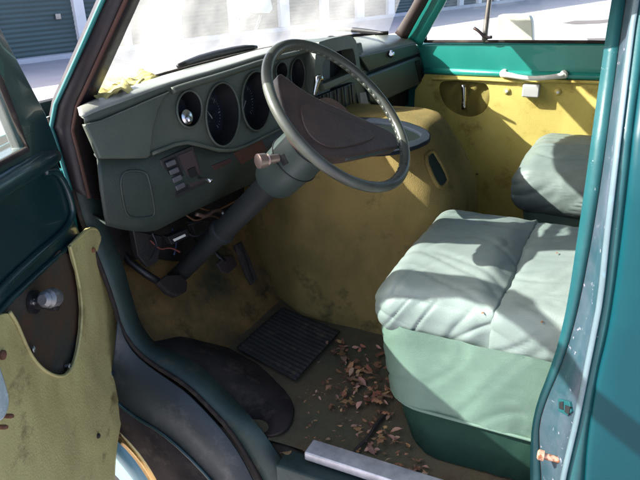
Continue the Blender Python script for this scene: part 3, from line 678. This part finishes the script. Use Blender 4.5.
# glove side
GTop = L3([(352, 37.5), (375, 35.5), (395, 35), (409, 40)], PZ(.79)); GTop[-1] = Vector((1.60, .86, .785)); GTop[-2] = Vector((1.585, .99, .788))
GT2 = L3([(359, 56), (378, 51), (398, 47), (416, 43)], DP(-.004, 0))
gt = loft('glove_top', [GTop, GT2], dash_top, dash, 20, .004)
glid = plate('glove_lid', [(359, 56), (416, 43), (421.5, 53), (369, 72)], DP(0, .12), .05, dash_blue, dash, .006)
cyl('lid_lock', U(391, 54, DP(.012, .12)), U(391, 54, DP(-.02, .12)), [(0, .007), (.1, .013), (.4, .014), (1, .012)], chrome, glid)
gb = plate('glove_box', [(366, 76), (420, 56), (426.5, 68), (424, 83), (400, 94), (378, 105), (370, 102)], DP(.004, .0), .20, dash_blue, dash, .010)
plate('side_vent', [(415.5, 61), (419.5, 60), (424.5, 80), (420, 82)], DP(.007, .0), .01, blackvoid, gb, .001)
plate('lid_gap', [(362, 70), (421, 52), (423, 60), (366, 80)], DP(-.016, .0), .05, blackvoid, dash, .001)
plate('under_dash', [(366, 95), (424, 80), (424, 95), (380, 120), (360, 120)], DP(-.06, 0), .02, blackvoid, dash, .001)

# ---- steering wheel
wc = Vector((.308, .561, .756)); wn = Vector((-.07, -.727, .683)).normalized(); WR = .195
e1 = wn.cross(Vector((0, 0, 1))).normalized(); e2 = wn.cross(e1)
rpts = [wc+WR*(math.cos(q)*e1+math.sin(q)*e2) for q in [2*math.pi*i/96 for i in range(96)]]
wheel = tube('steering_wheel', rpts, .0120, rim_m, van, 14, True)
# finger bumps on the inner side of the rim
vs = []; fs = []
for i in range(64):
    q = 2*math.pi*(i+.5)/64; c = wc+(WR-.0085)*(math.cos(q)*e1+math.sin(q)*e2)-wn*.003
    t = (-math.sin(q)*e1+math.cos(q)*e2)
    tube_data([c-t*.007, c-t*.004, c+t*.004, c+t*.007], [.003, .0052, .0052, .003], 8, False, vs, fs)
link('rim_grip', me_new('grip', vs, fs), rim_m, wheel, True)
wp = (wn, wn.dot(wc))
pad_px = [(278, 71), (286, 76), (300, 87), (318, 98), (345, 110), (372, 122), (388, 129), (397, 136), (399, 145), (397, 148), (385, 149), (362, 154), (345, 157), (333, 157), (322, 154), (310, 147), (300, 138), (292, 126), (285, 108), (280, 90)]
pad = plate('spoke_pad', pad_px, (wn, wp[1]+.004), .030, wheelpad, wheel, .007, sm=1)
plate('pad_line', [(300, 99), (330, 112), (365, 127), (380, 137), (352, 146), (330, 148), (312, 138), (303, 122)], (wn, wp[1]+.008), .006, wheelpad, pad, .003, sm=2)
tube('spoke_trim', [U(x, y, (wn, wp[1]-.006)) for x, y in [(398, 147), (385, 151), (362, 156), (345, 159)]], .004, column_m, pad, 8, sm=1)
ca = wc-wn*.05
col = cyl('steering_column', wc-wn*.03, wc-wn*.275, [(0, .048), (.05, .056), (.32, .057), (.325, .060), (.335, .060), (.60, .063), (.605, .0605), (.615, .0605), (.93, .058), (1, .050)], column_m, van, 32)
cyl('column_shaft', wc-wn*.27, wc-wn*.86, [(0, .034), (.1, .032), (.42, .031), (.425, .037), (.45, .037), (.455, .028), (.95, .026)], mat('grimy_shaft', (.020, .024, .024), .6, spot=(.06, .035, .02), ss=40, bump=.4), col)
cyl('hub_collar', wc-wn*.012, wc-wn*.062, [(0, .054), (.6, .059), (1, .056)], mat('hub_brown', (.16, .085, .060), .5, spot=(.3, .2, .15), ss=60), col)
for t_, rr_ in ((.115, .0612), (.178, .0638)):
    cc = wc-wn*t_; tube('column_seam', [cc+rr_*(math.cos(q)*e1+math.sin(q)*e2) for q in [2*math.pi*i/48 for i in range(48)]], .0016, black, col, 6, True)
# ignition barrel
cb_ = bvh_of(col)
h0 = hit(cb_, 278, 158, 0) or U(278, 158, PY(.68)); h1 = U(257, 161.5, (f_, f_.dot(h0)-.03))
cyl('ignition_lock', h0, h1, [(0, .010), (.45, .010), (.5, .014), (.58, .010), (.62, .0165), (.95, .0175), (1, .013)], mat('ignition_metal', (.42, .32, .28), .35, .7, spot=(.2, .09, .05), ss=70), col)
patch('key_slot', [(278, 156), (284, 154), (288, 163), (283, 166)], cb_, .001, .003, blackvoid, col, 0)
# stalks and wires under the dash
wires = [([(165, 235), (175, 240), (186, 232), (196, 238), (210, 228)], 0), ([(150, 240), (160, 250), (170, 247), (180, 252)], 1), ([(172, 228), (177, 242), (174, 255)], 2), ([(186, 215), (196, 222), (210, 214), (226, 222)], 3),
         ([(188, 225), (205, 219), (222, 226), (238, 216)], 0), ([(200, 208), (214, 212), (230, 204), (245, 196)], 3), ([(152, 233), (158, 246), (150, 260)], 0)]
for w, c in wires: tube('wire', [U(x, y, DP(-.10+.01*i, .0)) for i, (x, y) in enumerate(w)], .0028, wire_ms[c], dash, 6, sm=2)
cn = plate('plug_connector', [(168, 237), (187, 229), (191, 236), (172, 245)], DP(-.06, .0), .02, black, dash, .002)
plate('plug_mark', [(173, 239.5), (185, 234), (186, 236), (174.5, 241.5)], DP(-.0585, .0), .001, white_pl, cn, 0)
tube('clamp_bracket', [U(222, 212, DP(-.03, 0)), U(228, 222, DP(-.02, 0)), U(236, 228, DP(-.02, 0)), U(241, 224, DP(-.04, 0))], .005, dullmetal, dash, 8, sm=1)
tube('clamp_bracket', [U(196, 214, DP(-.04, 0)), U(206, 217, DP(-.04, 0)), U(214, 210, DP(-.04, 0)), U(222, 212, DP(-.04, 0))], .006, mat('rusted_steel', (.14, .09, .07), .5, .5, spot=(.2, .08, .04), ss=60), dash, 8, sm=1)
# black sheet put in for the shade under the dash, plus dark brackets
black_and_shade = mat('black_metal_and_shade', (.014, .013, .014), .6, spot=(.06, .035, .02), ss=30, st=.62, bump=.5, bs=120)
plate('under_dash_shade', chaikin([(100, 215), (300, 150), (300, 200), (262, 232), (236, 252), (205, 262), (178, 262), (150, 258), (118, 262), (100, 245)], 2), PY(1.175), .01, black_and_shade, van, .002)
plate('pedal_bracket', [(133, 230), (150, 234), (163, 236), (158, 262), (148, 268), (138, 256)], DP(-.11, 0), .02, black_and_shade, van, .003)
plate('pedal_bracket', [(190, 222), (206, 216), (212, 236), (200, 244)], DP(-.13, 0), .02, black_and_shade, van, .003)
tube('heater_hose', [U(250, 182, DP(-.08)), U(262, 196, DP(-.09)), U(250, 214, DP(-.12)), U(232, 226, DP(-.14))], .012, black_and_shade, van, 10, sm=2)
# pedals
pp_ = PY(1.10)
tube('clutch_arm', [U(108, 222, PY(1.26)), U(116, 242, PY(1.22)), U(130, 262, PY(1.16)), U(146, 274, PY(1.13)), U(162, 284, PY(1.10))], .011, black, van, 8)
plate('clutch_pedal', [(158, 281), (166, 275), (181, 274), (188, 282), (187, 291), (177, 296), (168, 292)], (Vector((.1, -.8, .6)).normalized(), Vector((.1, -.8, .6)).normalized().dot(U(172, 285, PY(1.08)))), .018, rubber, van, .004)
tube('brake_arm', [U(205, 240, PY(1.2)), U(214, 252, PY(1.17)), U(224, 262, PY(1.13))], .010, black, van, 8)
plate('brake_pedal', [(217, 263), (224, 256), (233, 255), (238, 265), (229, 273), (222, 272)], (Vector((0, -.8, .6)).normalized(), Vector((0, -.8, .6)).normalized().dot(U(228, 264, PY(1.12)))), .016, mat('worn_pedal', (.08, .055, .055), .6), van, .003)
ap = plate('accelerator_pedal', [(235, 245), (242, 241), (250, 258), (258, 279), (252, 285), (247, 276)], (Vector((-.2, -.85, .5)).normalized(), Vector((-.2, -.85, .5)).normalized().dot(U(247, 262, PY(1.0)))), .014, rubber, van, .003)
plate('pedal_rib', [(239, 245), (241, 244), (254, 279), (252, 281)], (Vector((-.2, -.85, .5)).normalized(), Vector((-.2, -.85, .5)).normalized().dot(U(247, 262, PY(1.0)))+.003), .004, black, ap, .001)

# ---- engine cover
levels = [(0, .618, .43, .13), (.10, .612, .41, .13), (.22, .612, .39, .14), (.32, .618, .385, .15), (.40, .630, .395, .15), (.47, .65, .42, .14), (.53, .675, .45, .13), (.57, .700, .475, .12), (.60, .708, .495, .11), (.620, .722, .515, .10), (.626, .74, .54, .08)]
def dog_ring(z, xl, yr, rad):
    xr = 1.13-(xl-.612)*.9; pts = []
    yf = 1.25; rk = lambda x, y: x+max(0, y-.86)*.62
    for k in range(13):      # rear left corner
        a = R(180+90*k/12); pts.append((xl+rad+rad*math.cos(a), yr+rad+rad*math.sin(a)))
    left = [(rk(xl, yf-(yf-yr-rad)*i/16), yf-(yf-yr-rad)*i/16) for i in range(16)]
    rear = [(xl+rad+(xr-xl-2*rad)*i/8, yr) for i in range(1, 8)]
    right = [(xr-rad+rad*math.cos(R(270+90*k/12)), yr+rad+rad*math.sin(R(270+90*k/12))) for k in range(13)]
    rt = [(xr, yr+rad+(yf-yr-rad)*i/16) for i in range(1, 17)]
    return [Vector((x, y, z)) for x, y in left+pts+rear+right+rt]
rings = [dog_ring(*l) for l in levels]; vs = []; fs = []; n = len(rings[0])
for r_i in rings: vs += r_i
for i in range(len(rings)-1):
    for k in range(n-1): fs.append((i*n+k, i*n+k+1, (i+1)*n+k+1, (i+1)*n+k))
fs.append(tuple((len(rings)-1)*n+k for k in range(n)))
for i, v in enumerate(vs):
    nn = noise.noise(v*5)*.010+noise.noise(v*14)*.004
    vs[i] = v+Vector((-nn, -nn*.5, 0))
dog = link('engine_cover', me_new('engine_cover', vs, fs), fuzzy, van, True)
db = bvh_of(dog)
slot = chaikin([(424, 159), (431, 151), (436, 157), (447, 179), (445, 185), (439, 189), (433, 180)], 1)
sp_ = [hit(db, x, y, .004) or U(x, y, PX(.8)) for x, y in slot]
vv = [p for p in sp_]; c = sum(vv, Vector())/len(vv)
es = link('cover_slot', me_new('slot', [c]+vv, [(0, 1+i, 1+(i+1) % len(vv)) for i in range(len(vv))]), mat('slot_dark_green', (.010, .022, .018), .6), dog)
s = es.modifiers.new('s', 'SOLIDIFY'); s.thickness = .003
tube('slot_edge', [p for p in sp_], .0065, fuzzy, dog, 8, True)
TZ = .636
to = [(352, 117), (375, 117.5), (402, 120), (426, 128.5), (432.5, 136), (424, 143), (402, 150), (378, 152.5), (356, 152)]
ti = [(357, 122), (376, 121.5), (400, 124), (418, 131), (422, 136), (412, 140.5), (392, 144.5), (362, 146)]
tray_m = mat('tray_blue_grey', (.016, .022, .034), .75, col2=(.012, .018, .024), spec=.15, vs=12)
tr_ = plate('cover_tray', chaikin(to, 1), PZ(TZ), .012, tray_m, dog, .006, holes=[chaikin(ti, 1)])
plate('tray_bottom', chaikin(to, 1), PZ(TZ-.009), .004, mat('tray_floor_green', (.010, .016, .015), .85, spec=.1), tr_, 0)

# ---- seats
def ridge(v):
    n = abs(noise.noise(v)); return .6*(1-n*2.2)-.95*max(0, 1-n*5)**2
def cushion(name, lo, hi, m, parent, r=.06, seed=0, crown=.02, wr=1., nsub=72, label=None, side=0):
    lo, hi = Vector(lo), Vector(hi); c = (lo+hi)/2; h = (hi-lo)/2
    bm = bmesh.new(); bmesh.ops.create_cube(bm, size=2)
    bmesh.ops.subdivide_edges(bm, edges=bm.edges, cuts=nsub, use_grid_fill=True)
    for v in bm.verts:
        p = v.co.copy(); q = Vector((p.x*h.x, p.y*h.y, p.z*h.z))
        rr = r if side*p.y <= .0 else r*(1-.6*abs(p.y)**6)
        inn = Vector([max(-(h[i]-rr), min(h[i]-rr, q[i])) for i in range(3)])
        d = q-inn
        nv = d.normalized() if d.length > 1e-6 else Vector((0, 0, 1))
        w = c+inn+nv*rr
        top = max(0, nv.z); sd_ = 1-abs(nv.z)
        wp_ = Vector((w.x*15+seed+1.5*noise.noise(w*4), w.y*3.2, w.z*3))
        f = top*(.0055*ridge(wp_)+.0035*ridge(Vector((w.x*8+w.y*9+seed, w.y*5-w.x*3, 2))))
        ws = Vector((seed, (w.y+w.z*.9)*13+1.2*noise.noise(w*5), w.z*3))
        f += sd_*(.0065*ridge(ws)+.003*ridge(Vector((w.x*9, (w.y-w.z*1.3)*9, w.z*5+seed))))
        f += .007*noise.noise(w*5+Vector((seed, 0, 0)))
        g = crown*(1-p.x*p.x)*(1-abs(p.y)**4) if nv.z > .2 else 0
        v.co = w+nv*(f*wr)+Vector((0, 0, g))
    me = bpy.data.meshes.new(name); bm.to_mesh(me); bm.free()
    return link(name, me, m, parent, True, label)
def rrect(x0, x1, y0, y1, r, z, n=8):
    pts = []
    for cx, cy, a0 in ((x1-r, y1-r, 0), (x0+r, y1-r, 90), (x0+r, y0+r, 180), (x1-r, y0+r, 270)):
        for k in range(n+1): a = R(a0+90*k/n); pts.append(Vector((cx+r*math.cos(a), cy+r*math.sin(a), z)))
    return pts
def ringloft(name, rings, m, parent, wob=.004, label=None):
    # densify
    rr = []
    for r_i in rings: rr.append(resample(r_i+[r_i[0]], 241)[:-1])
    full = []
    for a, b in zip(rr, rr[1:]):
        for t in range(14): full.append([p.lerp(q, t/14) for p, q in zip(a, b)])
    full.append(rr[-1]); vs = []; fs = []; n = 240
    cen = sum(rr[0], Vector())/n
    for r_i in full:
        for k, p in enumerate(r_i):
            o = (p-cen); o.z = 0; o.normalize()
            d = wob*noise.noise(Vector((p.x*9, p.y*9, p.z*4)))*2+wob*1.1*ridge(Vector(((p.x+p.y+p.z*.7)*11, p.z*7, p.x*4)))+wob*.6*ridge(Vector(((p.y-p.z*1.2)*24, p.z*9, p.x*9)))
            vs.append(p+o*d)
    for i in range(len(full)-1):
        for k in range(n): fs.append((i*n+k, i*n+(k+1) % n, (i+1)*n+(k+1) % n, (i+1)*n+k))
    return link(name, me_new(name, vs, fs), m, parent, True, label)
seat = empty('tmp', (0, 0, 0), '', ''); bpy.data.objects.remove(seat)
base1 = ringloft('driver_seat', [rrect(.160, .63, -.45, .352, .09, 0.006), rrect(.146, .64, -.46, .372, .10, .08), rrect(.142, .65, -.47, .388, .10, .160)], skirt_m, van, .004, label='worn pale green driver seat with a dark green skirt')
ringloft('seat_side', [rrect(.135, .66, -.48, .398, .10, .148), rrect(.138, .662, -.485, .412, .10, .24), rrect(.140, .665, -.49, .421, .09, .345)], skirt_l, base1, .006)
cushion('seat_cushion', (.142, .158, .305), (.672, .428, .432), fabric, base1, .056, 3, .022, 1.0, side=-1)
cushion('seat_cushion', (.142, -.50, .300), (.672, .170, .428), fabric, base1, .056, 8, .018, 1.0, side=1)
tube('hem_cord', rrect(.133, .662, -.482, .400, .10, .150), .0040, skirt_l, base1, 6, True)
cushion('backrest', (.14, -.68, .40), (.66, -.50, .95), fabric, base1, .07, 5, .0, .8, 30)
# passenger seat
base2 = ringloft('passenger_seat', [rrect(1.10, 1.52, -.55, .22, .06, .01), rrect(1.07, 1.54, -.56, .25, .07, .18), rrect(1.06, 1.55, -.56, .265, .07, .33)], skirt_l, van, .005, label='pale green passenger seat catching the sun')
cushion('seat_cushion', (1.03, -.58, .285), (1.58, .300, .445), fabric, base2, .065, 14, .025, 1.1)
cushion('backrest', (1.08, -.78, .40), (1.58, -.60, .95), fabric, base2, .07, 15, .0, .8, 30)

# ---- mats and loose things on the floor
wm_out = L3([(146, 333), (165, 331), (190, 335), (217, 344), (250, 361), (278, 382), (292, 403), (291, 420), (284, 431), (274, 435), (264, 433)], PZ(.012))
wm_in = L3([(148, 344), (158, 348), (172, 353), (190, 361), (210, 376), (232, 398), (248, 415), (256, 425), (261, 434)], PX(.108))
wm_mid = [a.lerp(b, .55)+Vector((.006, 0, .006)) for a, b in zip(resample(wm_in, 20), resample(wm_out, 20))]
wmat = loft('wheel_arch_mat', [wm_in, wm_mid, wm_out, [p+Vector((.006, -.002, -.010)) for p in wm_out]], rubber, None, 90, .005, bump=.02)
tag(wmat, 'black rubber mat draped over the inner wheel arch beside the door sill', 'rubber mat')
# ribbed mat
m_px = [(240, 348), (282, 309.5), (338, 333), (328, 352), (309, 374), (286, 378), (262, 366)]
mc = [U(x, y, PZ(.010)) for x, y in [(237, 350), (283, 309), (340, 333), (296, 382)]]
vs = []; fs = []; NU, NV = 96, 24
for j in range(NV+1):
    for i in range(NU+1):
        u, v = i/NU, j/NV
        p = (mc[0]*(1-u)+mc[1]*u)*(1-v)+(mc[3]*(1-u)+mc[2]*u)*v
        rib = .0038*max(0, math.sin(u*2*math.pi*15)) if .02 < u < .98 else 0
        vs.append(p+Vector((0, 0, rib+.004*noise.noise(p*6)+.004)))
for j in range(NV):
    for i in range(NU): a = j*(NU+1)+i; fs.append((a, a+1, a+NU+2, a+NU+1))
rm = link('ribbed_floor_mat', me_new('ribbed', vs, fs), ribrub, None, True)
s = rm.modifiers.new('s', 'SOLIDIFY'); s.thickness = .004
tag(rm, 'dark ribbed rubber mat at the foot of the brown carpeted engine cover', 'floor mat')
tw = tube('twig', L3([(386, 413), (376, 424), (368, 438), (358, 447), (350, 457)], PZ(.010)), [.004, .005, .0045, .005, .003], twig_m, None, 8, sm=1)
tag(tw, 'thin dark twig lying among the dead leaves near the sill', 'twig')

# leaves
def leaf_mesh(i):
    rnd = random.Random(i*11+3); vs = []; fs = []
    n = 16; ln = 1.; wd = rnd.uniform(.30, .62); lobed = i % 3 == 0
    curl = rnd.uniform(.15, .45)
    for k in range(n+1):
        t = k/n; w = wd*.5*max(.02, math.sin(math.pi*min(1, max(0, t-.16)/.84)))**.75
        if lobed: w *= 1+.45*math.sin(t*19+i)
        w *= rnd.uniform(.85, 1.1)
        zc = .16*math.sin(t*3+i)
        for s_ in (-1, -.5, 0, .5, 1):
            vs.append((t-.5, s_*w+.05*math.sin(t*5+i), zc+curl*w*abs(s_)**1.5*(1.2 if i % 2 else -.5)+rnd.uniform(-.02, .02)))
    for k in range(n):
        for s_ in range(4): a = k*5+s_; fs.append((a, a+1, a+6, a+5))
    return me_new('dead_leaf', vs, fs)
leaf_meshes = []
for i in range(8):
    me = leaf_mesh(i)
    for p in me.polygons: p.use_smooth = True
    me.materials.append(leaf_ms[i % 4]); leaf_meshes.append(me)
def place_leaf(px, py, size, label, k=None, z=.012, group='dead leaves strewn on the cab floor'):
    o = bpy.data.objects.new('dead_leaf', leaf_meshes[random.randrange(8) if k is None else k]); COL.objects.link(o)
    p = U(px, py, PZ(z)); o.location = p
    o.scale = (size, size*random.uniform(.8, 1.2), size*random.uniform(.6, 1.1))
    o.rotation_euler = (random.uniform(-.35, .35), random.uniform(-.3, .3), random.uniform(0, 6.28))
    tag(o, label, 'leaf', group); return o
inpoly = lambda x, y, P_: sum(((P_[i][1] > y) != (P_[i-1][1] > y)) and (x < (P_[i-1][0]-P_[i][0])*(y-P_[i][1])/(P_[i-1][1]-P_[i][1])+P_[i][0]) for i in range(len(P_))) % 2 == 1
dense = [(326, 341), (352, 336), (378, 345), (392, 372), (394, 395), (396, 408), (372, 402), (352, 408), (330, 404), (322, 388), (338, 368)]
mid_ = [(318, 372), (345, 350), (398, 380), (404, 440), (428, 466), (440, 478), (400, 474), (368, 450), (345, 420), (318, 400)]
sparse = [(262, 300), (282, 309), (326, 335), (320, 372), (300, 392), (300, 440), (330, 452), (390, 470), (372, 440), (310, 350), (290, 325)]
cnt = 0
lab = 'small dry brown dead leaf scattered on the cab floor in front of the driver seat'
for poly, num, s0, s1 in ((dense, 95, .012, .038), (mid_, 120, .008, .030), (sparse, 70, .005, .016)):
    xs = [p[0] for p in poly]; ys = [p[1] for p in poly]; c = 0
    while c < num:
        x, y = random.uniform(min(xs), max(xs)), random.uniform(min(ys), max(ys))
        if inpoly(x, y, poly): place_leaf(x, y, random.uniform(s0, s1), lab, z=random.uniform(.008, .024 if poly is dense else .014)); c += 1
for x, y, s_, l in [(308, 449, .036, 'pinkish dead leaf lying at the front end of the aluminium sill strip'), (286, 452, .030, 'rust coloured leaf in the front corner of the door frame'),
                    (358, 369, .045, 'largest brown leaf on the crest of the leaf litter'), (346, 403, .048, 'broad orange brown leaf below the densest leaf pile'),
                    (367, 398, .042, 'orange leaf beside the broad one, nearer the driver seat'), (397, 430, .034, 'leaf standing against the dark green seat skirt'),
                    (381, 442, .040, 'curled pink leaf at the end of the dark twig'), (327, 382, .024, 'pale pink leaf just below the ribbed rubber mat')]:
    place_leaf(x, y, s_, l, z=.016, group=None)
# a few tiny leaves on the driver seat
sb = [bvh_of(o) for o in base1.children if o.name.startswith('seat_cushion')]
def seat_hit(x, y):
    best = None
    for b in sb:
        h = hit(b, x, y, .004)
        if h is not None and (best is None or (h-POS).length < (best-POS).length): best = h
    return best
for x, y, l in [(483, 313.5, 'tiny leaf crumb on the front driver seat cushion'), (542, 323, 'tiny red leaf crumb on the rear driver seat cushion near the pillar'), (557, 255, 'tiny leaf crumb on the far part of the rear seat cushion')]:
    h = seat_hit(x, y)
    if h:
        o = bpy.data.objects.new('leaf_crumb', leaf_meshes[0]); COL.objects.link(o); o.location = h; o.scale = (.012,)*3; tag(o, l, 'leaf')

# torn foam on the dash corner
fm_specs = [((105, 95), (.060, .045), 1), ((118, 88), (.055, .04), 2), ((134, 82), (.06, .02), 4)]
vs = []; fs = []
for (x, y), (sx, sy), sd in fm_specs:
    c = U(x, y, PZ(.802)); o_ = len(vs); nn = 18
    rot = Matrix.Rotation(sd*1.3, 3, 'Z')
    for j in range(nn+1):
        for i in range(nn+1):
            u, v = i/nn*2-1, j/nn*2-1
            q = Vector((u*sx, v*sy, 0)); q = rot @ q
            h = .030*noise.noise(Vector((u*1.3+sd*7, v*1.3, sd)))+.006*noise.noise(Vector((u*3+sd*7, v*3, sd)))
            vs.append(c+q*(1+.35*noise.noise(Vector((u*2, v*2, sd*3.))))+Vector((0, 0, h+.008)))
    for j in range(nn):
        for i in range(nn): a = o_+j*(nn+1)+i; fs.append((a, a+1, a+nn+2, a+nn+1))
fo_ = link('crumpled_cloth', me_new('cloth', vs, fs), foam, None, True)
s = fo_.modifiers.new('s', 'SOLIDIFY'); s.thickness = .004
tag(fo_, 'crumpled yellow cloth scraps on the sunny left corner of the dashboard', 'cloth')

# front wheel
cyl('front_wheel', (.10, 1.30, GZ+.28), (.28, 1.30, GZ+.28), [(0, .16), (.02, .24), (.15, .28), (.85, .28), (.98, .25), (1, .16)], tyre_m, van, 40)
cyl('rear_wheel', (.02, -1.7, GZ+.33), (.22, -1.7, GZ+.33), [(0, .20), (.02, .30), (.15, .33), (.85, .33), (.98, .30), (1, .2)], tyre_m, van, 40)

# ------------------------------------------------------------------ light
S = Vector((-.70, 1.27, 1.0)).normalized()
sd = bpy.data.lights.new('sun', 'SUN'); so = bpy.data.objects.new('sun', sd); COL.objects.link(so)
sd.energy = 4.8; sd.angle = R(.5); sd.color = (1, .965, .90)
so.rotation_euler = S.to_track_quat('Z', 'Y').to_euler()
w = bpy.data.worlds.new('World'); sc.world = w; w.use_nodes = True
nt = w.node_tree; bg = nt.nodes['Background']
sk = nt.nodes.new('ShaderNodeTexSky'); sk.sky_type = 'NISHITA'; sk.sun_disc = False; sk.dust_density = 3.5; sk.air_density = .8
sk.sun_elevation = math.asin(S.z); sk.sun_rotation = math.atan2(S.x, S.y)
nt.links.new(sk.outputs[0], bg.inputs['Color']); bg.inputs['Strength'].default_value = .15
vs_ = sc.view_settings; vs_.view_transform = 'Standard'; vs_.look = 'None'; vs_.gamma = 1; vs_.exposure = 1.72
try: vs_.use_curve_mapping = False
except Exception: pass
sc.render.engine = 'CYCLES'
sc.cycles.max_bounces = 10; sc.cycles.transparent_max_bounces = 12
